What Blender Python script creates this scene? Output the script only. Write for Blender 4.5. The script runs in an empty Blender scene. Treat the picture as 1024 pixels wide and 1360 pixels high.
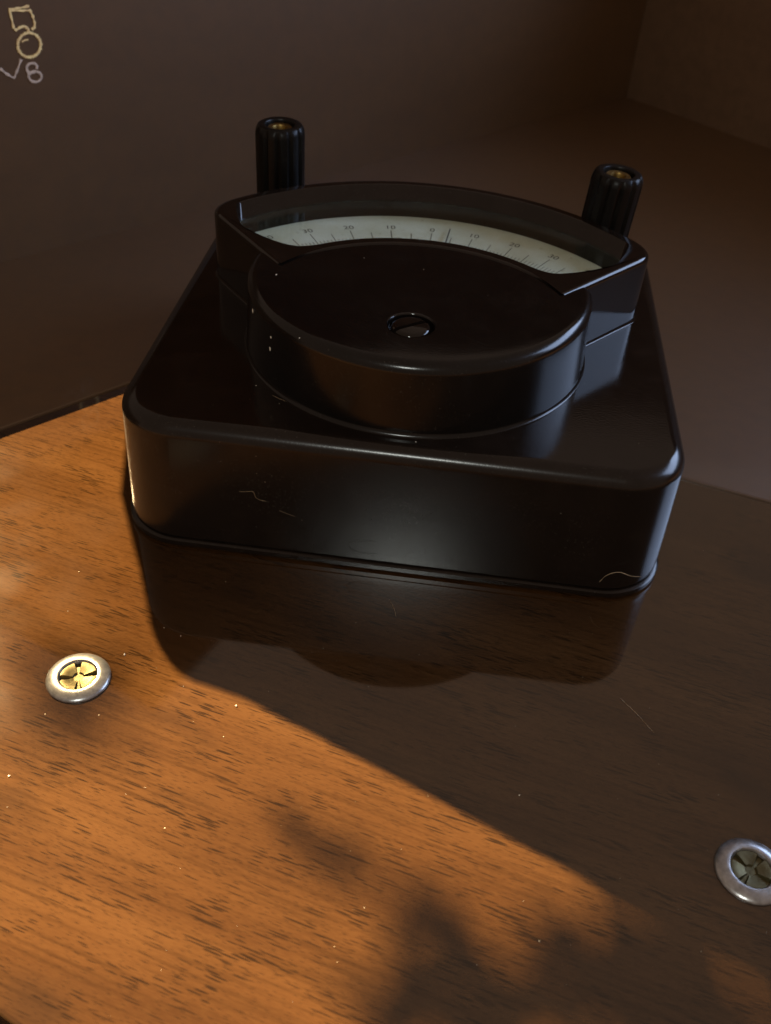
import bpy, bmesh, math, random
from mathutils import Vector, Matrix
random.seed(7)
S = bpy.context.scene
COL = S.collection
PI = math.pi

# ------------------------------------------------------------------ camera
CAM_LOC = Vector((0.011994, -0.190578, 0.183028))
CAM_R = Vector((0.9914457, 0.1168633, 0.0581240))
CAM_U = Vector((-0.1197985, 0.6380347, 0.7606314))
CAM_F = Vector((-0.0518048, 0.7610878, -0.6465768))
cam = bpy.data.cameras.new('camera')
cam.sensor_fit = 'VERTICAL'; cam.sensor_height = 24.0
cam.lens = 1290.26 / 1360.0 * 24.0
cam.clip_start = 0.005; cam.clip_end = 50.0
cam.dof.use_dof = True; cam.dof.focus_distance = 0.245; cam.dof.aperture_fstop = 15.0
co = bpy.data.objects.new('camera', cam); COL.objects.link(co)
m = Matrix.Identity(4)
for i in range(3):
    m[i][0] = CAM_R[i]; m[i][1] = CAM_U[i]; m[i][2] = -CAM_F[i]; m[i][3] = CAM_LOC[i]
co.matrix_world = m
S.camera = co

# ------------------------------------------------------------------ world, lights, exposure
w = bpy.data.worlds.new('World'); S.world = w; w.use_nodes = True
bg = w.node_tree.nodes['Background']
bg.inputs[0].default_value = (1.0, 0.70, 0.52, 1); bg.inputs[1].default_value = 0.033
SUN_AZ = math.radians(-50)
SUN_K = Vector((1.1695 * math.cos(SUN_AZ), 1.1695 * math.sin(SUN_AZ), -1.0))           # the way sunlight travels
sl = bpy.data.lights.new('sunlight', 'SUN'); sl.energy = 5.6; sl.angle = math.radians(0.15); sl.color = (1.0, 0.72, 0.36)
so = bpy.data.objects.new('sunlight', sl); COL.objects.link(so)
so.rotation_euler = SUN_K.to_track_quat('-Z', 'Y').to_euler(); so.location = (-0.7, 0.95, 1.0)

def area(name, loc, target, sx, sy, power, color):
    l = bpy.data.lights.new(name, 'AREA'); l.shape = 'RECTANGLE'; l.size = sx; l.size_y = sy
    l.energy = power; l.color = color
    o = bpy.data.objects.new(name, l); COL.objects.link(o); o.location = loc
    o.rotation_euler = (Vector(target) - Vector(loc)).to_track_quat('-Z', 'Y').to_euler()
    return o
area('window_light', (0.575, 0.315, 0.345), (0.03, 0.07, 0.05), 0.50, 0.28, 0.55, (0.50, 0.66, 1.0))
area('room_lamp', (-0.012, -0.40, 0.36), (0.0, 0.0, 0.04), 0.06, 0.03, 0.075, (0.96, 1.0, 0.93))

vs = S.view_settings
vs.view_transform = 'Standard'; vs.look = 'None'; vs.exposure = 2.9; vs.gamma = 1.0
vs.use_curve_mapping = False

# ------------------------------------------------------------------ materials
def mat(name):
    mt = bpy.data.materials.new(name); mt.use_nodes = True
    nt = mt.node_tree
    return mt, nt, nt.nodes['Principled BSDF']
def N(nt, t, **kw):
    n = nt.nodes.new(t)
    for k, v in kw.items(): setattr(n, k, v)
    return n
def ramp(nt, src, stops):
    r = N(nt, 'ShaderNodeValToRGB'); e = r.color_ramp.elements
    while len(e) < len(stops): e.new(0.5)
    for el, (p, c) in zip(e, stops):
        el.position = p; el.color = (c, c, c, 1) if not isinstance(c, tuple) else (*c, 1)
    nt.links.new(src, r.inputs[0]); return r.outputs[0]
def mapping(nt, scale, rot=0.0, loc=(0, 0, 0)):
    tc = N(nt, 'ShaderNodeTexCoord'); r = N(nt, 'ShaderNodeMapping'); r.inputs['Rotation'].default_value = (0, 0, rot)
    nt.links.new(tc.outputs['Object'], r.inputs[0])
    mp = N(nt, 'ShaderNodeMapping'); mp.inputs['Scale'].default_value = scale; mp.inputs['Location'].default_value = loc
    nt.links.new(r.outputs[0], mp.inputs[0]); return mp.outputs[0]
def noise(nt, vec, scale=1.0, detail=2.0, rough=0.5, dist=0.0):
    n = N(nt, 'ShaderNodeTexNoise'); n.inputs['Scale'].default_value = scale; n.inputs['Detail'].default_value = detail
    n.inputs['Roughness'].default_value = rough; n.inputs['Distortion'].default_value = dist
    nt.links.new(vec, n.inputs['Vector']); return n.outputs['Fac']
def mixc(nt, fac, a, b, mode='MIX'):
    n = N(nt, 'ShaderNodeMix', data_type='RGBA', blend_type=mode)
    for s, v in ((n.inputs[0], fac), (n.inputs[6], a), (n.inputs[7], b)):
        if isinstance(v, (int, float)): s.default_value = v
        elif isinstance(v, tuple): s.default_value = (*v, 1)
        else: nt.links.new(v, s)
    return n.outputs[2]
def math_(nt, op, a, b):
    n = N(nt, 'ShaderNodeMath', operation=op)
    for s, v in zip(n.inputs, (a, b)):
        if isinstance(v, (int, float)): s.default_value = v
        else: nt.links.new(v, s)
    return n.outputs[0]
def bump(nt, bs, h, strength, dist):
    b = N(nt, 'ShaderNodeBump'); b.inputs['Strength'].default_value = strength; b.inputs['Distance'].default_value = dist
    nt.links.new(h, b.inputs['Height']); nt.links.new(b.outputs[0], bs.inputs['Normal']); return b

def wood_varnished():
    mt, nt, b = mat('varnished_mahogany'); g = math.radians(14)
    fine = noise(nt, mapping(nt, (28, 900, 1), g), 1, 3, 0.55)
    wide = noise(nt, mapping(nt, (7, 60, 1), g), 1, 3, 0.5, 0.4)
    cloud = noise(nt, mapping(nt, (14, 26, 1), g, (3, 1, 0)), 1, 3, 0.5)
    c = ramp(nt, wide, [(0.25, (0.034, 0.0140, 0.0044)), (0.5, (0.050, 0.0215, 0.0068)), (0.75, (0.066, 0.0300, 0.0098))])
    c = mixc(nt, ramp(nt, fine, [(0.32, 0.55), (0.52, 0.0)]), c, (0.018, 0.0075, 0.0018))
    c = mixc(nt, ramp(nt, cloud, [(0.30, 0.55), (0.60, 0.0)]), c, (0.022, 0.009, 0.003))
    # open pores: short thin crisp dashes along the grain, gathered in clusters
    def dashes(sc, loc, thr, soft):
        v = N(nt, 'ShaderNodeTexVoronoi', voronoi_dimensions='2D'); v.inputs['Scale'].default_value = 1.0; v.inputs['Randomness'].default_value = 1.0
        nt.links.new(mapping(nt, sc, g, loc), v.inputs['Vector'])
        d = math_(nt, 'SUBTRACT', thr, v.outputs['Distance'])
        return math_(nt, 'MULTIPLY', math_(nt, 'MINIMUM', math_(nt, 'MAXIMUM', d, 0.0), soft), 1.0 / soft)
    clus = noise(nt, mapping(nt, (60, 190, 1), g, (9, 4, 0)), 1, 2, 0.55)
    cl2 = noise(nt, mapping(nt, (35, 80, 1), g, (2, 6, 0)), 1, 2, 0.5)
    t1 = ramp(nt, clus, [(0.45, 0.0), (0.68, 0.36)])
    t2 = ramp(nt, cl2, [(0.40, 0.06), (0.68, 0.24)])
    t3 = ramp(nt, cl2, [(0.30, 0.10), (0.60, 0.16)])
    p = dashes((140, 1650, 1), (5, 2, 0), t1, 0.10)
    p = math_(nt, 'MAXIMUM', p, math_(nt, 'MULTIPLY', dashes((58, 1000, 1), (1, 7, 0), t2, 0.06), 0.9))
    p = math_(nt, 'MAXIMUM', p, math_(nt, 'MULTIPLY', dashes((200, 2000, 1), (3, 9, 0), t3, 0.08), 0.75))
    p3 = noise(nt, mapping(nt, (110, 260, 1), g, (2, 3, 0)), 1, 2, 0.5)
    p = math_(nt, 'MAXIMUM', p, ramp(nt, p3, [(0.70, 0.0), (0.82, 0.4)]))
    weave = noise(nt, mapping(nt, (420, 3800, 1), g, (8, 8, 0)), 1, 2, 0.6)
    c = mixc(nt, ramp(nt, weave, [(0.36, 0.22), (0.50, 0.0)]), c, (0.020, 0.0076, 0.002))
    c = mixc(nt, ramp(nt, weave, [(0.50, 0.0), (0.68, 0.18)]), c, (0.064, 0.032, 0.010))
    stain = noise(nt, mapping(nt, (24, 40, 1), g, (6, 1.5, 0)), 1, 2, 0.5)
    c = mixc(nt, ramp(nt, stain, [(0.60, 0.0), (0.74, 0.55)]), c, (0.014, 0.0072, 0.0036))
    c = mixc(nt, math_(nt, 'MULTIPLY', p, 0.82), c, (0.0062, 0.0034, 0.0014))
    nt.links.new(c, b.inputs['Base Color'])
    b.inputs['Roughness'].default_value = 0.45; b.inputs['Specular IOR Level'].default_value = 0.0
    b.inputs['Coat Weight'].default_value = 1.0; b.inputs['Coat IOR'].default_value = 1.78
    sm = noise(nt, mapping(nt, (30, 30, 30)), 1, 3, 0.6)
    nt.links.new(ramp(nt, sm, [(0.3, 0.03), (0.7, 0.07)]), b.inputs['Coat Roughness'])
    h = math_(nt, 'SUBTRACT', math_(nt, 'MULTIPLY', fine, 0.5), p)
    bump(nt, b, h, 0.25, 0.00012)
    return mt
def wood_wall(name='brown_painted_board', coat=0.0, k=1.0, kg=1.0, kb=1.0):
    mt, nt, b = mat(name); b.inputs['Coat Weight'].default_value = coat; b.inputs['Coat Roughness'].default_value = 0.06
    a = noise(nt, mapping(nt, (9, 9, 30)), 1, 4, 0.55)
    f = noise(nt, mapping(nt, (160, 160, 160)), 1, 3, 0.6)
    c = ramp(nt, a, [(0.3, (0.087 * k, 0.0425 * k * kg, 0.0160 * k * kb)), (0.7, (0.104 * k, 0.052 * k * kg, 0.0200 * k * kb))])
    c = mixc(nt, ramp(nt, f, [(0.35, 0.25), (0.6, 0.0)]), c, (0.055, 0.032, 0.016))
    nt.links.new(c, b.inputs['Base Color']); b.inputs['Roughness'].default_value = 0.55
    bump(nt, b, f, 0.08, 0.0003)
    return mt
def bakelite(name, col, r0, r1, side=None):
    mt, nt, b = mat(name)
    s = noise(nt, mapping(nt, (90, 90, 90)), 1, 4, 0.6)
    f = noise(nt, mapping(nt, (1600, 1600, 1600)), 1, 2, 0.5)
    scr = noise(nt, mapping(nt, (60, 2200, 400), 0.5), 1, 2, 0.5)
    c = mixc(nt, ramp(nt, s, [(0.45, 0.0), (0.75, 0.6)]), col, tuple(x * 1.9 for x in col))
    dst = noise(nt, mapping(nt, (2100, 2100, 2100)), 1, 1, 0.5); pat = noise(nt, mapping(nt, (55, 55, 55), 0, (4, 4, 4)), 1, 3, 0.6)
    df = math_(nt, 'MULTIPLY', ramp(nt, dst, [(0.66, 0.0), (0.76, 0.5)]), ramp(nt, pat, [(0.40, 0.15), (0.65, 1.0)]))
    c = mixc(nt, df, c, (0.060, 0.052, 0.042))
    nt.links.new(c, b.inputs['Base Color']); b.inputs['Specular IOR Level'].default_value = 0.38
    r = ramp(nt, s, [(0.3, r0), (0.72, r1)])
    r = mixc(nt, ramp(nt, scr, [(0.66, 0.0), (0.72, 0.25)]), r, (0.4, 0.4, 0.4))
    if side:
        gx = N(nt, 'ShaderNodeSeparateXYZ'); tc = N(nt, 'ShaderNodeTexCoord'); nt.links.new(tc.outputs['Object'], gx.inputs[0])
        mr = N(nt, 'ShaderNodeMapRange'); mr.inputs[1].default_value = side[0]; mr.inputs[2].default_value = side[1]
        nt.links.new(gx.outputs[2], mr.inputs[0])
        r = mixc(nt, mr.outputs[0], (side[2],) * 3, r)
    nt.links.new(r, b.inputs['Roughness'])
    bump(nt, b, f, 0.18, 0.00006)
    return mt
def plain(name, col, rough=0.5, metal=0.0, bumpy=0.0, scale=300, var=0.25, spec=0.5):
    mt, nt, b = mat(name)
    f = noise(nt, mapping(nt, (scale,) * 3), 1, 3, 0.6)
    c = mixc(nt, ramp(nt, f, [(0.3, 0.0), (0.7, 1.0)]), tuple(x * (1 - var) for x in col), tuple(min(1, x * (1 + var)) for x in col))
    nt.links.new(c, b.inputs['Base Color']); b.inputs['Roughness'].default_value = rough; b.inputs['Metallic'].default_value = metal
    b.inputs['Specular IOR Level'].default_value = spec
    if bumpy: bump(nt, b, f, bumpy, 0.0002)
    return mt
def scale_card():
    mt, nt, b = mat('aged_scale_card')
    f = noise(nt, mapping(nt, (70, 70, 70)), 1, 4, 0.6)
    g = noise(nt, mapping(nt, (400, 400, 400)), 1, 2, 0.5)
    c = ramp(nt, f, [(0.3, (0.66, 0.68, 0.58)), (0.65, (0.82, 0.86, 0.83))])
    c = mixc(nt, ramp(nt, g, [(0.68, 0.0), (0.76, 0.5)]), c, (0.32, 0.27, 0.15))
    nt.links.new(c, b.inputs['Base Color']); b.inputs['Roughness'].default_value = 0.6
    return mt
def glass():
    mt, nt, b = mat('window_glass'); nt.nodes.remove(b)
    tr = N(nt, 'ShaderNodeBsdfTransparent'); tr.inputs[0].default_value = (0.93, 0.95, 0.92, 1)
    gl = N(nt, 'ShaderNodeBsdfGlossy'); lw = N(nt, 'ShaderNodeLayerWeight'); fc = math_(nt, 'MULTIPLY_ADD', math_(nt, 'POWER', lw.outputs['Facing'], 4.0), 0.6); fc.node.inputs[2].default_value = 0.025
    f = noise(nt, mapping(nt, (80, 80, 80)), 1, 3, 0.6)
    nt.links.new(ramp(nt, f, [(0.4, 0.02), (0.8, 0.07)]), gl.inputs['Roughness'])
    mx = N(nt, 'ShaderNodeMixShader'); nt.links.new(fc, mx.inputs[0])
    nt.links.new(tr.outputs[0], mx.inputs[1]); nt.links.new(gl.outputs[0], mx.inputs[2])
    nt.links.new(mx.outputs[0], nt.nodes['Material Output'].inputs[0])
    return mt

M = dict(wood=wood_varnished(), wall=wood_wall(), gloss=wood_wall('brown_varnished_board', 0.5), wall2=wood_wall('paler_brown_board', 0.0, 1.35, 1.12, 1.5),  # right wall gets the wall brown lightened to offset its dim light
         bake=bakelite('black_bakelite', (0.0085, 0.0054, 0.0038), 0.085, 0.13, (0.0393, 0.0399, 0.215)),
         bake2=bakelite('black_bakelite_cover', (0.0045, 0.0034, 0.0028), 0.09, 0.14, (0.0598, 0.0604, 0.20)),
         knob=plain('knob_bakelite', (0.005, 0.0042, 0.0035), 0.36, 0, 0.3, 900, 0.25, 0.2),
         card=scale_card(), ink=plain('scale_ink', (0.11, 0.11, 0.105), 0.7), glass=glass(),
         brass=plain('worn_brass', (0.26, 0.17, 0.055), 0.42, 1.0, 0.2, 600),
         steel=plain('nickel_washer', (0.40, 0.40, 0.40), 0.30, 0.85, 0.15, 700),
         zinc=plain('yellow_zinc', (0.105, 0.088, 0.042), 0.42, 0.85, 0.3, 500),
         dark=plain('recess_dark', (0.02, 0.016, 0.012), 0.8),
         gold=plain('gold_paint', (0.95, 0.63, 0.29), 0.5, 0.0, 0.3, 500),
         chalk=plain('grey_chalk', (0.55, 0.43, 0.35), 0.9, 0, 0.3, 900),
         dust=plain('pale_dust', (0.75, 0.70, 0.58), 0.9), hair=plain('tan_hair', (0.45, 0.33, 0.20), 0.5),
         leaf=plain('leaf_green', (0.06, 0.11, 0.03), 0.6), twig=plain('twig_bark', (0.10, 0.07, 0.045), 0.85))

# ------------------------------------------------------------------ helpers
def obj(name, bm, mt, parent=None, smooth=True, recalc=True):
    if recalc: bmesh.ops.recalc_face_normals(bm, faces=bm.faces[:])
    me = bpy.data.meshes.new(name); bm.to_mesh(me); bm.free()
    if mt: me.materials.append(mt)
    if smooth:
        for p in me.polygons: p.use_smooth = True
        try: me.set_sharp_from_angle(angle=math.radians(38))
        except Exception: pass
    o = bpy.data.objects.new(name, me); COL.objects.link(o)
    if parent: o.parent = parent
    if smooth and len(me.polygons) > 200:
        wn = o.modifiers.new('weighted_normal', 'WEIGHTED_NORMAL'); wn.keep_sharp = True; wn.weight = 80
    return o
def tag(o, label=None, cat=None, group=None, kind=None):
    for k, v in (('label', label), ('category', cat), ('group', group), ('kind', kind)):
        if v: o[k] = v
    return o
def empty(name, loc=(0, 0, 0)):
    o = bpy.data.objects.new(name, None); COL.objects.link(o); o.location = loc; o.empty_display_size = 0.01
    return o
def loop(bm, pts): return [bm.verts.new(p) for p in pts]
def bridge(bm, a, b, closed=True):
    n = len(a)
    for i in range(n if closed else n - 1):
        j = (i + 1) % n
        bm.faces.new((a[i], a[j], b[j], b[i]))
def loft(loops, cap0=True, cap1=True):
    bm = bmesh.new(); L = [loop(bm, p) for p in loops]
    for a, b in zip(L, L[1:]): bridge(bm, a, b)
    if cap0: bm.faces.new(L[0][::-1])
    if cap1: bm.faces.new(L[-1])
    return bm
def rrect(x0, x1, y0, y1, r, z, n=14):
    p = []
    for cx, cy, a0 in ((x1 - r, y1 - r, 0), (x0 + r, y1 - r, 90), (x0 + r, y0 + r, 180), (x1 - r, y0 + r, 270)):
        for i in range(n + 1):
            a = math.radians(a0 + 90 * i / n); p.append((cx + r * math.cos(a), cy + r * math.sin(a), z))
    return p
def circ(cx, cy, r, z, n=96): return [(cx + r * math.cos(2 * PI * i / n), cy + r * math.sin(2 * PI * i / n), z) for i in range(n)]
def prism(poly, z0, z1):
    return loft([[(x, y, z0) for x, y in poly], [(x, y, z1) for x, y in poly]])
def tube(pts, r, n=6, flat=1.0):
    bm = bmesh.new(); rings = []
    pts = [Vector(p) for p in pts]
    for i, p in enumerate(pts):
        t = (pts[min(i + 1, len(pts) - 1)] - pts[max(i - 1, 0)]).normalized()
        up = Vector((0, 0, 1)) if abs(t.z) < 0.9 else Vector((1, 0, 0))
        a = t.cross(up).normalized(); b = a.cross(t)
        rr = r if not callable(r) else r(i / (len(pts) - 1))
        rings.append(loop(bm, [p + a * rr * math.cos(2 * PI * k / n) + b * rr * flat * math.sin(2 * PI * k / n) for k in range(n)]))
    for x, y in zip(rings, rings[1:]): bridge(bm, x, y)
    bm.faces.new(rings[0][::-1]); bm.faces.new(rings[-1])
    return bm

# ------------------------------------------------------------------ setting: table top, two boards meeting in a corner, added sun-blocking board
# front board of the table top; its rear edge runs along the grain, then along the wall's shadow edge, a narrow joint separates it from the rear board
J0 = Vector((0.0885, 0.0575)); JD = Vector((0.0245, -0.0065)).normalized(); JN = Vector((-JD.y, JD.x))
def bevel_slab(poly, z0, z1, c):
    n = len(poly); cen = Vector((sum(p[0] for p in poly) / n, sum(p[1] for p in poly) / n))
    def ins(d):
        out = []
        for i in range(n):
            p = Vector(poly[i]); a = Vector(poly[i - 1]); b = Vector(poly[(i + 1) % n])
            e1 = (p - a).normalized(); e2 = (b - p).normalized()
            n1 = Vector((-e1.y, e1.x)); n2 = Vector((-e2.y, e2.x))
            k = (n1 + n2); k = k / max(0.2, k.dot(n1)); out.append(p + k * d)
        return out
    L = [[(x, y, z0) for x, y in poly], [(x, y, z1 - c) for x, y in poly],
         [(*p, z1 - c * 0.3) for p in ins(c * 0.3)], [(*p, z1) for p in ins(c)]]
    return loft(L)
JC = Vector((-0.0724, 0.1002)); JR = J0 + JD * 0.60; AE = Vector((-0.2165, -0.0575))
front = [tuple(AE), (0.03, -0.1588), (0.55, -0.372), tuple(JR), tuple(JC)]
top = obj('table_top', bevel_slab(front, -0.022, 0.0, 0.0008), M['wood'], smooth=False)
tag(top, kind='structure', label='varnished reddish brown wooden table top, half in sunlight')
ga = Vector((-0.73823, 0.67455)) * 0.0005; gap = JN * 0.0006
rear = [tuple(AE + ga), tuple(JC + ga * 0.5 + gap * 0.5), tuple(JR + gap), (0.62, 0.72), (-0.60, 0.72), (-0.60, -0.0559)]
obj('board', bevel_slab(rear, -0.022, 0.0, 0.0008), M['gloss'], top, smooth=False)  # flat wall brown put on this board where the table lies in shade

NV = Vector((0.73823, -0.67455)); DV = Vector((0.67455, 0.73823)); Q = Vector((0.0975, 0.442)); WH = 0.0949
# re-seat the corner on the plane of the left wall: NV.p = -0.1165 - 0.11
Q = Q + NV * ((-0.2265) - NV.dot(Q))
def wall(name, a, b, th, h, out, mt=None):
    p = [a, b, b + out * th, a + out * th]
    bm = loft([[(v.x, v.y, -0.0012) for v in p], [(v.x, v.y, h) for v in p]])
    return obj(name, bm, mt or M['wall'], smooth=False)
wl = wall('wall_left', Q - DV * 0.75, Q - DV * 0.0006, 0.016, WH, -NV)
tag(wl, kind='structure', label='dark brown board wall with gold and grey hand-drawn marks')
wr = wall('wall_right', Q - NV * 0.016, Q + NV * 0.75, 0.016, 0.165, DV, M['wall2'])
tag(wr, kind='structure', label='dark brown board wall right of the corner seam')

fw = obj('wall_far', loft([[(-2.6, 1.45, -0.3), (2.6, 1.45, -0.3), (2.6, 1.50, -0.3), (-2.6, 1.50, -0.3)], [(-2.6, 1.45, 0.98), (2.6, 1.45, 0.98), (2.6, 1.50, 0.98), (-2.6, 1.50, 0.98)]]), M['wall'], smooth=False)  # added unseen wall, blocks low sky light so the case top stays black
tag(fw, kind='structure', label='dark brown wall far behind the table corner')
# added unseen board above the picture: shades the instrument and leaves the table's left front in the sun
def floor_pt(px, py):
    d = CAM_F * 1290.26 + CAM_R * (px - 512) + CAM_U * (680 - py)
    return CAM_LOC + d * (-CAM_LOC.z / d.z)
LF = [(0.16, 0.46), (-0.06, 0.46), (-0.105, 0.20), (-0.0865, 0.045)]
LF += [floor_pt(*p)[:2] for p in ((160, 655), (173, 708), (185, 756), (194, 800), (200, 832), (209, 855), (221, 868), (240, 879), (268, 888), (305, 901), (512, 1008))]
LF += [(0.165, -0.1295), (0.32, 0.24)]
def lid_pt(f): return Vector((f[0], f[1], 0.0)) - SUN_K * 0.50
LP = [lid_pt(f) for f in LF]
up = (LP[-1] - LP[3]).cross(LP[0] - LP[3]).normalized()
if up.z < 0: up = -up
bm = loft([LP, [p + up * 0.006 for p in LP]])
lid = obj('awning_board', bm, M['wall'], smooth=False); tag(lid, kind='structure', label='dark wooden awning board high above the table, shading the instrument')

g = obj('ground', loft([[(-1.2, -1.2, -0.32), (1.2, -1.2, -0.32), (1.2, 1.2, -0.32), (-1.2, 1.2, -0.32)], [(-1.2, -1.2, -0.30), (1.2, -1.2, -0.30), (1.2, 1.2, -0.30), (-1.2, 1.2, -0.30)]]), M['wall'], smooth=False)  # added surface, keeps the corner past the table edge dark
tag(g, kind='structure', label='dark brown surface below the table edge')

# ------------------------------------------------------------------ the galvanometer
G = empty('galvanometer', (0, 0.075, 0))
tag(G, 'black bakelite galvanometer with round cover and curved white scale on the table', 'galvanometer')
def gpart(name, bm, mt, **k):
    o = obj(name, bm, mt, **k); o.parent = G; o.matrix_parent_inverse = Matrix.Translation(-G.location); return o
H = 0.0400; ZT = 0.0605; D = 0.147; HW = 0.0743
# base plate and case
gpart('base_plate', loft([rrect(-0.0738, 0.0738, 0.0008, D - 0.0008, 0.0165, 0.0003), rrect(-0.0750, 0.0750, -0.0004, D, 0.0175, 0.0008),
                          rrect(-0.0750, 0.0750, -0.0004, D, 0.0175, 0.0022), rrect(-0.0744, 0.0744, 0.0002, D - 0.0006, 0.017, 0.0026),
                          rrect(-0.0736, 0.0736, 0.001, D - 0.0014, 0.0165, 0.0027)]), M['bake'])
L = [rrect(-0.0735, 0.0735, 0.0011, D - 0.0015, 0.0165, 0.0020), rrect(-0.0735, 0.0735, 0.0011, D - 0.0015, 0.0165, 0.0031),
     rrect(-0.0742, 0.0742, 0.0004, D - 0.0008, 0.017, 0.0034)]
R = 0.0042
ins0 = 0.0006
L.append(rrect(-HW, HW, 0.0004, D - 0.001, 0.017, 0.006))
for i in range(9):
    a = PI / 2 * i / 8
    d = ins0 + R * (1 - math.cos(a)); z = H - R + R * math.sin(a)
    L.append(rrect(-HW + d, HW - d, 0.0004 + d, D - 0.001 - d, 0.017 - d * 0.6, z))
gpart('case', loft(L), M['bake'])

# round cover with the recessed screw
CX, CY, RC = 0.0, 0.056, 0.0478
PV = (0.0, 0.0272)                       # pivot of the needle, under the screw
L = []
for i in range(7):                       # concave fillet where it meets the case
    a = PI / 2 * i / 6
    L.append(circ(CX, CY, RC + 0.0016 * (1 - math.sin(a)) + 0.0004, H - 0.0003 + 0.0016 * (1 - math.cos(a)), 128))
for i in range(9):
    a = PI / 2 * i / 8; r = 0.0030
    L.append(circ(CX, CY, RC - 0.0003 - r * (1 - math.cos(a)), ZT - r + r * math.sin(a), 128))
L.append(circ(CX, CY, RC - 0.006, ZT + 0.00008, 128))
L.append(circ(PV[0], PV[1], 0.0067, ZT + 0.0001, 128)); L.append(circ(PV[0], PV[1], 0.0061, ZT, 128))
L.append(circ(PV[0], PV[1], 0.0058, ZT - 0.0004, 128)); L.append(circ(PV[0], PV[1], 0.0057, ZT - 0.0026, 128))
def clip_back(p):
    lim = max(0.0585, PV[1] + math.sqrt(max(0.0, 0.0474 ** 2 - p[0] ** 2)))
    return (p[0], min(p[1], lim), p[2])
L = [[clip_back(p) for p in l] for l in L]
cover = gpart('round_cover', loft(L, cap0=False), M['bake2'])
# screw head with a slot
def slotted_head(cx, cy, r, z0, z1, ang, sw, sd):
    bm = bmesh.new(); ca, sa = math.cos(ang), math.sin(ang)
    for s in (-1, 1):
        a0 = math.asin(sw / r); pts = []
        for i in range(25):
            a = a0 + (PI - 2 * a0) * i / 24; pts.append((r * math.cos(a), s * r * math.sin(a)))
        def tr(k, z, f): return [(cx + ca * x * f - sa * (s * sw + (y - s * sw) * f), cy + sa * x * f + ca * (s * sw + (y - s * sw) * f), z) for x, y in pts]
        ls = [loop(bm, tr(0, z0, 1)), loop(bm, tr(0, z1 - 0.0006, 1)), loop(bm, tr(0, z1 - 0.0001, 0.93)), loop(bm, tr(0, z1 + 0.0002, 0.75))]
        for p, q_ in zip(ls, ls[1:]): bridge(bm, p, q_)
        bm.faces.new(ls[-1])
    a = loop(bm, circ(cx, cy, r * 0.98, z1 - sd, 40)); bm.faces.new(a)
    return bm
gpart('adjusting_screw', slotted_head(PV[0], PV[1], 0.0051, ZT - 0.0026, ZT - 0.0001, math.radians(38), 0.0006, 0.0011), M['bake'])

# scale housing: curved box with an open window
OC = 0.040
def housing_outline(Ro, cx, cy, sx, sy, rnd, fr):
    """outer arc, rounded corner, straight side to the cover, arc across the front (about the pivot)"""
    pts = []
    a0 = math.atan2(cy - OC, cx)         # right corner angle on the arc
    a_in = rnd / Ro * 1.1
    for i in range(61):
        a = (a0 + a_in) + (PI - 2 * (a0 + a_in)) * i / 60
        pts.append((Ro * math.cos(a), OC + Ro * math.sin(a)))
    def corner(P0, C, P1, n=10):
        return [((1 - t) ** 2 * P0[0] + 2 * t * (1 - t) * C[0] + t * t * P1[0], (1 - t) ** 2 * P0[1] + 2 * t * (1 - t) * C[1] + t * t * P1[1]) for t in [(i + 1) / n for i in range(n)]]
    lc = (-Ro * math.cos(a0), OC + Ro * math.sin(a0)); end = (-sx, sy)
    dv = Vector((end[0] - lc[0], end[1] - lc[1])).normalized()
    p1 = (lc[0] + dv.x * rnd, lc[1] + dv.y * rnd)
    left = corner(pts[-1], lc, p1)
    for i in range(1, 11):
        t = i / 10; left.append((p1[0] + (end[0] - p1[0]) * t, p1[1] + (end[1] - p1[1]) * t))
    pts += left
    aL = math.atan2(sx, sy - PV[1]); rL = math.hypot(sx, sy - PV[1])
    for i in range(1, 40):
        t = i / 40; a = -aL + 2 * aL * t; rr = rL + (fr - rL) * min(1, math.sin(PI * t) * 1.6)
        pts.append((PV[0] + rr * math.sin(a), PV[1] + rr * math.cos(a)))
    pts += [(-x, y) for x, y in reversed(left)]
    return pts
def window_outline(Ro, sxs, grow=0.0):
    pts = []
    ax, ay = sxs
    a0 = math.atan2(ay - OC, ax); a0 = math.acos(min(1, ax / Ro))
    a_in = 0.035
    for i in range(61):
        a = (a0 + a_in) + (PI - 2 * (a0 + a_in)) * i / 60
        pts.append((Ro * math.cos(a), OC + Ro * math.sin(a)))
    lc = (-Ro * math.cos(a0), OC + Ro * math.sin(a0))
    ctrl = [pts[-1], (lc[0] - 0.0002, lc[1]), (-0.0548, 0.0745), (-0.0490, 0.0690), (-0.0425, 0.0655), (-0.0365, 0.0640), (-0.0325, 0.0652), (-0.0290, 0.0674)]
    ctrl = [ctrl[0], (lc[0] + 0.0012, lc[1] - 0.0012)] + ctrl[2:]
    left = []
    def cr(p0, p1, p2, p3, t):
        return tuple(0.5 * ((2 * b) + (-a + c) * t + (2 * a - 5 * b + 4 * c - d) * t * t + (-a + 3 * b - 3 * c + d) * t ** 3) for a, b, c, d in zip(p0, p1, p2, p3))
    cc = [ctrl[0]] + ctrl + [(-0.024, 0.0711)]
    for k in range(1, len(cc) - 2):
        for i in range(3):
            if k == 1 and i == 0: continue
            left.append(cr(cc[k - 1], cc[k], cc[k + 1], cc[k + 2], i / 3))
    while len(left) < 20: left.append(ctrl[-1])
    left = left[:20]
    pts += left
    aL = math.atan2(0.0290, 0.0674 - PV[1])
    for i in range(1, 40):
        a = -aL + 2 * aL * i / 40; pts.append((PV[0] + 0.0496 * math.sin(a), PV[1] + 0.0496 * math.cos(a)))
    pts += [(-x, y) for x, y in reversed(left)]
    return pts
def Z(p, z): return [(x, y, z) for x, y in p]
ZH = ZT + 0.0005
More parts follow.
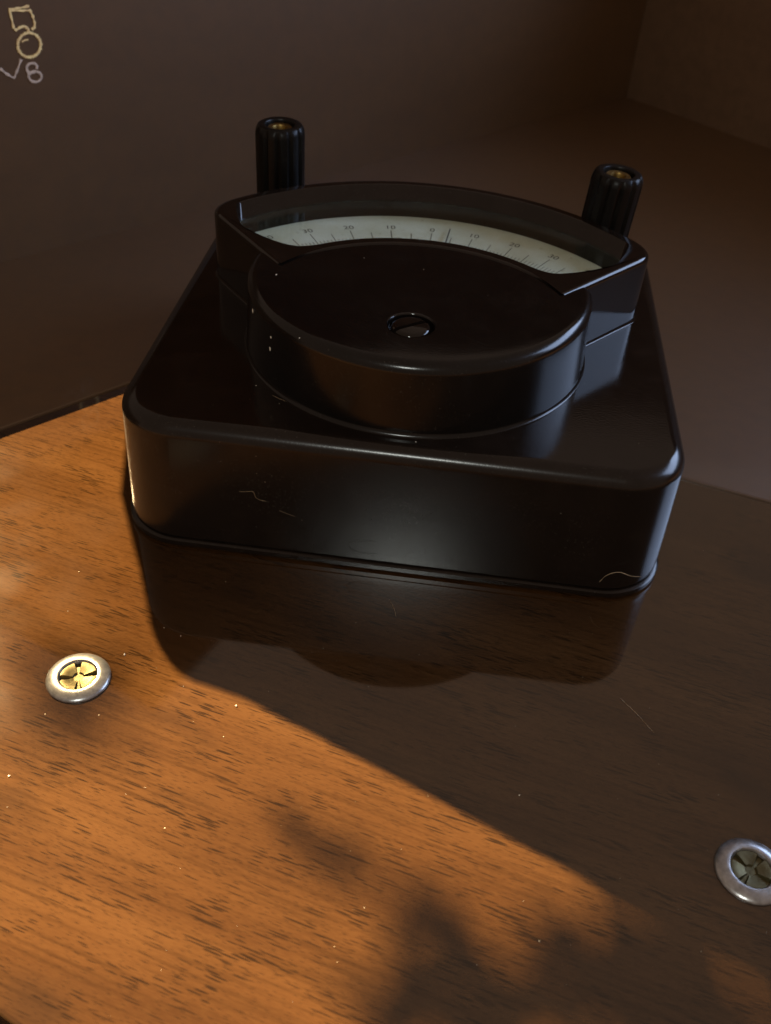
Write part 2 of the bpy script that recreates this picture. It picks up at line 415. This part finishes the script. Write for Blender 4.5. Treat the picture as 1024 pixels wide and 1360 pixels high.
def HO(d): return housing_outline(0.0810 - d, 0.0632 - d * 0.9, 0.0815, 0.0400 - d, 0.0525, 0.0080, 0.0455 + d)
L = []
for i in range(6):
    a = PI / 2 * i / 5
    L.append(Z(HO(-0.0016 * (1 - math.sin(a))), H - 0.0003 + 0.0016 * (1 - math.cos(a))))
for i in range(7):
    a = PI / 2 * i / 6; r = 0.0017
    L.append(Z(HO(r * (1 - math.cos(a))), ZH - r + r * math.sin(a)))
w0 = window_outline(0.0772, (0.0604, 0)); w1 = window_outline(0.0768, (0.0599, 0)); w2 = window_outline(0.0730, (0.0585, 0))
L += [Z(w0, ZH), Z(w1, ZH - 0.0003), Z(w2, ZH - 0.0036), Z(w2, 0.0508)]
housing = gpart('scale_housing', loft(L, cap0=False, cap1=False), M['bake'])
# scale card: wider than the window, sits under it
card = window_outline(0.0745, (0.0600, 0))
sp = gpart('scale_plate', loft([Z(card, 0.0514), Z(card, 0.0520)]), M['card'], smooth=False)
gl = [(x * 0.998, y) for x, y in w2]
gpart('window_pane', loft([Z(gl, 0.0568), Z(gl, 0.0572)]), M['glass'], smooth=False)
# graduation: one mark per degree about the pivot
zs = 0.05206
bm = bmesh.new()
for dgr in range(-42, 43):
    a = math.radians(dgr); r0 = 0.0648; r1 = 0.0745 if dgr % 10 == 0 else (0.0730 if dgr % 5 == 0 else 0.0690)
    hw = 0.00010 if dgr % 5 else 0.00013
    s, c = math.sin(a), math.cos(a)
    bm.faces.new(loop(bm, [(PV[0] + s * r + c * e, PV[1] + c * r - s * e, zs) for r, e in ((r0, -hw), (r0, hw), (r1, hw), (r1, -hw))]))
ticks = obj('tick_marks', bm, M['ink'], smooth=False); ticks.parent = sp; ticks['kind'] = 'stuff'
for dgr in range(-40, 41, 10):
    cu = bpy.data.curves.new('numeral', 'FONT'); cu.body = str(abs(dgr)); cu.size = 0.0035; cu.align_x = 'CENTER'; cu.align_y = 'CENTER'
    cu.offset = 0.00001
    to = bpy.data.objects.new('tmp', cu); COL.objects.link(to)
    me = bpy.data.meshes.new_from_object(to.evaluated_get(bpy.context.evaluated_depsgraph_get()))
    bpy.data.objects.remove(to); me.name = 'numeral'; me.materials.clear(); me.materials.append(M['ink'])
    o = bpy.data.objects.new('numeral', me); COL.objects.link(o); o.parent = sp
    a = math.radians(dgr); o.location = (PV[0] + 0.0768 * math.sin(a), PV[1] + 0.0768 * math.cos(a), zs); o.rotation_euler = (0, 0, -a)
# needle
a = math.radians(4.2); s, c = math.sin(a), math.cos(a)
bm = bmesh.new()
def P(r, e, z): return (PV[0] + s * r + c * e, PV[1] + c * r - s * e, z)
loops_ = [[P(r, e, z) for r, e in ((0.046, -0.00022), (0.046, 0.00022), (0.0765, 0.00018), (0.0765, -0.00018))] for z in (0.0530, 0.0534)]
bm.free(); gpart('pointer', loft(loops_), M['ink'], smooth=False)

# terminals
def terminal(x, y, ztop, rot, lab):
    prof = []
    t = empty('terminal_knob', (x, y - 0.075, H)); t.parent = G
    if lab: t['label'] = lab
    # parts: stem collar and fluted knob, brass socket inside
    obj('collar', loft([circ(0, 0, 0.0072, -0.0005, 32), circ(0, 0, 0.0072, 0.0030, 32), circ(0, 0, 0.0056, 0.0046, 32), circ(0, 0, 0.0056, 0.0075, 32)]), M['knob'], t)
    n = 96; top = ztop - H
    def fl(R, z, dep):
        return [((R - dep * max(0.0, math.cos(12 * a)) ** 2) * math.cos(a + rot), (R - dep * max(0.0, math.cos(12 * a)) ** 2) * math.sin(a + rot), z) for a in [2 * PI * i / n for i in range(n)]]
    R = 0.0079
    ls = [fl(0.0045, 0.0066, 0), fl(R - 0.0014, 0.0066, 0), fl(R - 0.0002, 0.0078, 0.0006), fl(R, 0.0095, 0.0008), fl(R, top - 0.0030, 0.0008),
          fl(R - 0.0002, top - 0.0016, 0.0006), fl(R - 0.0008, top - 0.0004, 0.0001), fl(R - 0.0016, top, 0), fl(R - 0.0030, top - 0.0002, 0), fl(R - 0.0034, top - 0.0008, 0), fl(R - 0.0036, top - 0.006, 0)]
    k = obj('knob', loft(ls), M['knob'], t)
    return t, top
for x, y, lab in ((-0.0520, 0.1190, None), (0.0530, 0.1085, None)):
    t, tp = terminal(x, y, 0.0755 if x < 0 else 0.0750, 0.1, lab)
    if x > 0: t.rotation_euler = (0.0, math.radians(3.0), 0.0)
    R = 0.0042
    br = loft([circ(0, 0, R, tp - 0.0065, 32), circ(0, 0, R, tp - 0.0016, 32), circ(0, 0, R - 0.0005, tp - 0.0011, 32), circ(0, 0, 0.0024, tp - 0.0012, 32), circ(0, 0, 0.0021, tp - 0.0020, 32), circ(0, 0, 0.0021, tp - 0.0060, 32)])
    obj('brass_socket', br, M['brass'], t)

# ------------------------------------------------------------------ screws in cup washers
def cup_screw(x, y, rot, label):
    e = empty('wood_screw', (x, y, 0.0)); tag(e, label, 'screw', 'screws with cup washers in the table top')
    e.rotation_euler = (0, 0, rot)
    pr = [(0.0075, 0.0001), (0.0075, 0.0003), (0.0073, 0.0006), (0.0069, 0.0009), (0.0062, 0.0012), (0.0055, 0.0014), (0.0049, 0.00145), (0.0046, 0.0014), (0.0044, 0.0011), (0.0042, 0.0004)]
    obj('cup_washer', loft([circ(0, 0, r, z, 64) for r, z in pr], cap0=False, cap1=False), M['steel'], e)
    hd = bmesh.new()
    # recess floor then four wedges of the cross-slot head
    cl = loop(hd, circ(0, 0, 0.0042, 0.0002, 48)); hd.faces.new(cl)
    head = obj('screw_head', hd, M['zinc'], e)
    for k in range(4):
        a0 = k * PI / 2 + 0.22; a1 = (k + 1) * PI / 2 - 0.22
        b = bmesh.new(); ring = []
        for rr, z in ((0.00425, 0.00095), (0.0036, 0.00100), (0.0026, 0.0008), (0.00135, 0.0006)):
            sh = 0.55 * (0.0040 - rr) / 0.003
            ring.append(loop(b, [(rr * math.cos(a0 + (a1 - a0) * i / 8), rr * math.sin(a0 + (a1 - a0) * i / 8), z) for i in range(9)]))
        low = [loop(b, [(rr * math.cos(a0 - 0.10 + (a1 - a0 + 0.20) * i / 8), rr * math.sin(a0 - 0.10 + (a1 - a0 + 0.20) * i / 8), 0.00015) for i in range(9)]) for rr in (0.00425, 0.0011)]
        for p, q_ in zip(ring, ring[1:]): bridge(b, p, q_, False)
        bridge(b, low[0], ring[0], False); bridge(b, ring[-1], low[1], False)
        b.faces.new([low[0][0]] + [r[0] for r in ring] + [low[1][0]]); b.faces.new(([low[0][-1]] + [r[-1] for r in ring] + [low[1][-1]])[::-1])
        o = obj('head_facet', b, M['zinc'], head)
    return e
cup_screw(-0.0673, -0.0490, 0.35, 'cross-head screw in domed nickel washer on sunlit wood left of the instrument')
cup_screw(0.0857, -0.0757, 0.9, 'cross-head screw in domed nickel washer in the shade, cut by the right edge')

# ------------------------------------------------------------------ hand-drawn marks on the left wall
WO = NV * 0.0003
def wall_pt(px, py):
    d = CAM_F * 1290.26 + CAM_R * (px - 512) + CAM_U * (680 - py)
    n3 = Vector((NV.x, NV.y, 0)); t = (NV.dot(Q) + 0.0003 - n3.dot(CAM_LOC)) / n3.dot(d)
    return CAM_LOC + d * t
def stroke(name, pxs, r, mt):
    pts = []
    for (a, b) in zip(pxs, pxs[1:]):
        for i in range(4): pts.append(wall_pt(a[0] + (b[0] - a[0]) * i / 4, a[1] + (b[1] - a[1]) * i / 4))
    pts.append(wall_pt(*pxs[-1]))
    n3 = Vector((NV.x, NV.y, 0)); bm = bmesh.new(); rows = []
    for i, p in enumerate(pts):
        t = (pts[min(i + 1, len(pts) - 1)] - pts[max(i - 1, 0)]).normalized(); sd = n3.cross(t)
        wv = r * (1 + 0.30 * math.sin(i * 1.7) + random.uniform(-0.25, 0.25)); o_ = random.uniform(-0.15, 0.15) * r
        rows.append(loop(bm, [p + sd * (o_ - wv) - n3 * 0.0002, p + sd * (o_ - wv * 0.75), p + sd * o_ + n3 * 0.00005, p + sd * (o_ + wv * 0.75), p + sd * (o_ + wv) - n3 * 0.0002]))
    for p, q_ in zip(rows, rows[1:]): bridge(bm, p, q_, False)
    return obj(name, bm, mt, wl, recalc=False)
def ell(cx, cy, rx, ry, a0, a1, n=20):
    return [(cx + rx * math.cos(math.radians(a0 + (a1 - a0) * i / n)), cy + ry * math.sin(math.radians(a0 + (a1 - a0) * i / n))) for i in range(n + 1)]
stroke('painted_figure', [(39, 8.5), (26, 11), (13, 12.5), (15, 22), (18.5, 37), (21.5, 40.5), (27, 36.5), (33, 35), (37, 38), (39, 42)], 0.00044199999999999996, M['gold'])
stroke('painted_figure', [(14, 13.5), (28, 14.5), (40, 14), (44, 22), (46.5, 31), (46, 37), (42, 39.5)], 0.00045, M['gold'])
stroke('painted_figure', ell(39.2, 60, 15.3, 16.2, -75, 285, 30), 0.000527, M['gold'])
stroke('painted_figure', [(29, 56), (33, 53.5), (37.5, 53)], 0.00030, M['gold'])
stroke('chalk_figure', [(0, 91), (8, 98), (19, 104), (23, 94), (28.5, 79)], 0.00045, M['chalk'])
stroke('chalk_figure', ell(43, 90.5, 7.5, 6.5, 60, 330, 14) + [(49, 92)], 0.00045, M['chalk'])
stroke('chalk_figure', [(36.5, 92), (38, 101)] + ell(47, 102, 8.3, 7, 170, -160, 18), 0.00045, M['chalk'])

# ------------------------------------------------------------------ leafy branch added above the picture to cast soft dappled shade on the table front
B = empty('leafy_branch', tuple(floor_pt(760, 1330) - SUN_K * 2.4))
tag(B, 'green leafy branch hanging in the sunlight above the table front', 'branch')
def leaf_mesh():
    bm = bmesh.new(); ls = []
    for i in range(9):
        t = i / 8; wv = 0.0036 * math.sin(PI * t ** 0.8) + 0.0002; z = -0.002 * t * t
        ls.append(loop(bm, [(t * 0.014, -wv, z + wv * 0.25), (t * 0.014, 0, z), (t * 0.014, wv, z + wv * 0.25)]))
    for p, q_ in zip(ls, ls[1:]): bridge(bm, p, q_, False)
    me = bpy.data.meshes.new('leaf'); bm.to_mesh(me); bm.free(); me.materials.append(M['leaf']); return me
LM = leaf_mesh()
spots = []
while len(spots) < 150:
    px = random.uniform(540, 1080); py = random.uniform(1190, 1420)
    edge = 1295 - max(0, px - 590) * 0.32
    if py < edge + 12: continue
    spots.append((px, py))
for cx, cy, n, sx, sy in ((545, 1225, 6, 14, 14), (480, 1095, 1, 16, 16), (450, 1145, 1, 16, 14), (525, 1330, 8, 15, 15), (112, 915, 15, 58, 26), (165, 955, 4, 30, 12)):
    for i in range(n): spots.append((cx + random.gauss(0, sx), cy + random.gauss(0, sy)))
for px, py in spots:
    f = floor_pt(px, py); z = (2.4 if px > 300 else 4.2) + random.uniform(-0.05, 0.05)
    p = f - SUN_K * z
    p = Vector((p.x, p.y, z))
    o = bpy.data.objects.new('leaf', LM); COL.objects.link(o); o.parent = B
    o.location = p - B.location; o.rotation_euler = (random.uniform(-0.6, 0.6), random.uniform(-0.6, 0.6), random.uniform(0, 6.28)); sc = random.uniform(0.7, 1.1); o.scale = (sc,) * 3
tw = obj('twig', tube([(-0.035 + 0.016 * i, 0.004 * math.sin(i), 0.004 * math.sin(i * 1.3)) for i in range(14)], lambda t: 0.0022 - 0.0014 * t), M['twig'], B)

# ------------------------------------------------------------------ hairs and dust
def hair(label, pts, r=0.00005, mt=None):
    o = obj('hair', tube(pts, lambda t: r * (0.35 + 0.75 * math.sin(PI * min(1, 0.12 + t * 0.8)) + 0.15 * math.sin(t * 23)), 5), mt or M['hair']); tag(o, label, 'hair'); return o
def cat(ctrl, n=8):
    c = [Vector(p) for p in ctrl]; c = [c[0]] + c + [c[-1]]; out = []
    for k in range(1, len(c) - 2):
        for i in range(n):
            t = i / n; a, b, d, e = c[k - 1], c[k], c[k + 1], c[k + 2]
            out.append(0.5 * ((2 * b) + (-a + d) * t + (2 * a - 5 * b + 4 * d - e) * t * t + (-a + 3 * b - 3 * d + e) * t ** 3))
    return out + [c[-1]]
def face_pt(px, py, y=0.0002):
    d = CAM_F * 1290.26 + CAM_R * (px - 512) + CAM_U * (680 - py); t = (y - CAM_LOC.y) / d.y
    return CAM_LOC + d * t
def top_pt(px, py, z):
    d = CAM_F * 1290.26 + CAM_R * (px - 512) + CAM_U * (680 - py); return CAM_LOC + d * ((z - CAM_LOC.z) / d.z)
def fl(px, py, z=0.0001):
    p = floor_pt(px, py); p.z = z; return p
hair('thin curved tan hair on the lower right of the front face', cat([face_pt(*p, -0.0006) for p in ((796, 773), (806, 764), (822, 760), (838, 765), (852, 766))]), 0.00006)
hair('wavy pale hair stuck on the left of the front face', cat([face_pt(*p, 0.0001) for p in ((318, 653), (328, 653), (336, 653), (341, 662), (354, 666))]), 0.00003)
hair('fine straight hair lying on the shaded wood right of the reflection', cat([fl(*p) for p in ((824, 928), (845, 948), (868, 973))]), 0.00003)
hair('short faint hair on the shaded wood below the front face', cat([fl(*p) for p in ((517, 796), (523, 808), (526, 819))]), 0.00003)
hair('curled dark fibre on the front face beside the pale sheen', cat([face_pt(*p, 0.0001) for p in ((500, 737), (478, 735), (463, 727), (468, 720), (485, 719), (499, 722))]), 0.00004, M['dark'])  # scratch modelled as a thin dark tube
hair('tiny pale fibre on the front face under the wavy hair', cat([face_pt(*p, 0.0001) for p in ((371, 678), (378, 681), (386, 684), (392, 686))]), 0.00002)
hair('short pale scratch-like fibre on the case top left of the round cover', cat([top_pt(*p, H + 0.00005) for p in ((362, 525), (370, 529), (380, 533))]), 0.00003)
bm = bmesh.new()
def speck(p, r):
    v = [p + Vector((random.uniform(-1, 1), random.uniform(-1, 1), random.uniform(-0.6, 0.8))).normalized() * r * random.uniform(0.6, 1.2) for _ in range(6)]
    vs_ = [bm.verts.new(x) for x in v]
    bmesh.ops.convex_hull(bm, input=vs_)
for px, py, r in ((166, 870, .00038), (314, 938, .00032), (105, 760, .00018), (297, 979, .00016), (690, 1056, .00022), (12, 1031, .0003), (193, 1046, .0002), (219, 1100, .00018),
                  (934, 731, .00016), (240, 845, .00016), (300, 773, .00016), (484, 1206, .00016), (60, 949, .0002), (131, 950, .00018), (716, 1250, .00016), (218, 834, .00014), (90, 812, .00014)):
    speck(fl(px, py, r * 0.4), r)
for _ in range(70): speck(fl(random.uniform(0, 1020), random.uniform(820, 1350), 0.00004), random.uniform(.00004, .00009))
for px, py, r, z in ((367, 365, .0003, ZT), (484, 343, .0002, ZT), (563, 358, .00025, ZT), (398, 449, .0002, ZT), (552, 587, .00028, H), (340, 512, .00018, H), (371, 536, .00014, H), (505, 536, .00016, H), (258, 512, .0001, H), (647, 392, .00018, ZT), (376, 336, .00014, ZT)):
    speck(top_pt(px, py, z + r * 0.3), r)
for px, py in ((263, 612), (293, 613), (352, 640), (361, 632), (341, 629), (340, 606), (455, 635), (401, 691), (653, 635), (745, 682), (668, 748), (292, 587), (340, 700)):
    speck(face_pt(px, py, 0.0004), random.uniform(.00007, .00012))
for _ in range(45): speck(top_pt(random.uniform(250, 860), random.uniform(500, 600), H), random.uniform(.00003, .00007)) if True else None
du = obj('dust', bm, M['dust'], smooth=False); tag(du, 'pale dust specks scattered over the wood and the black case', 'dust', kind='stuff')
# worn chips on the left of the round cover, where the moulding shows pale
for px, py, r in ((336, 413, .0007), (359, 464, .0008), (368, 490, .0009), (360, 448, .0004)):
    d = CAM_F * 1290.26 + CAM_R * (px - 512) + CAM_U * (680 - py)
    # meet the cover's side cylinder
    o2 = Vector((CAM_LOC.x - CX, CAM_LOC.y - CY)); d2 = Vector((d.x, d.y)); a = d2.dot(d2); b_ = 2 * o2.dot(d2); c_ = o2.dot(o2) - (RC - 0.0001) ** 2
    disc = b_ * b_ - 4 * a * c_
    if disc < 0: continue
    t = (-b_ - math.sqrt(disc)) / (2 * a); p = CAM_LOC + d * t
    if p.z > ZT - 0.0012: p = top_pt(px, py, ZT - 0.0010)
    nrm = Vector((p.x - CX, p.y - CY, 0)).normalized(); tg = Vector((-nrm.y, nrm.x, 0))
    cb = bmesh.new()
    ring = loop(cb, [p + nrm * 0.00005 + tg * r * 0.55 * math.cos(x) * (1 + 0.3 * math.sin(3 * x)) + Vector((0, 0, 1)) * r * math.sin(x) for x in [2 * PI * i / 10 for i in range(10)]])
    c0 = cb.verts.new(p + nrm * 0.00022)
    for i in range(10): cb.faces.new((ring[i], ring[(i + 1) % 10], c0))
    gpart('chip', cb, M['dust'], smooth=False)
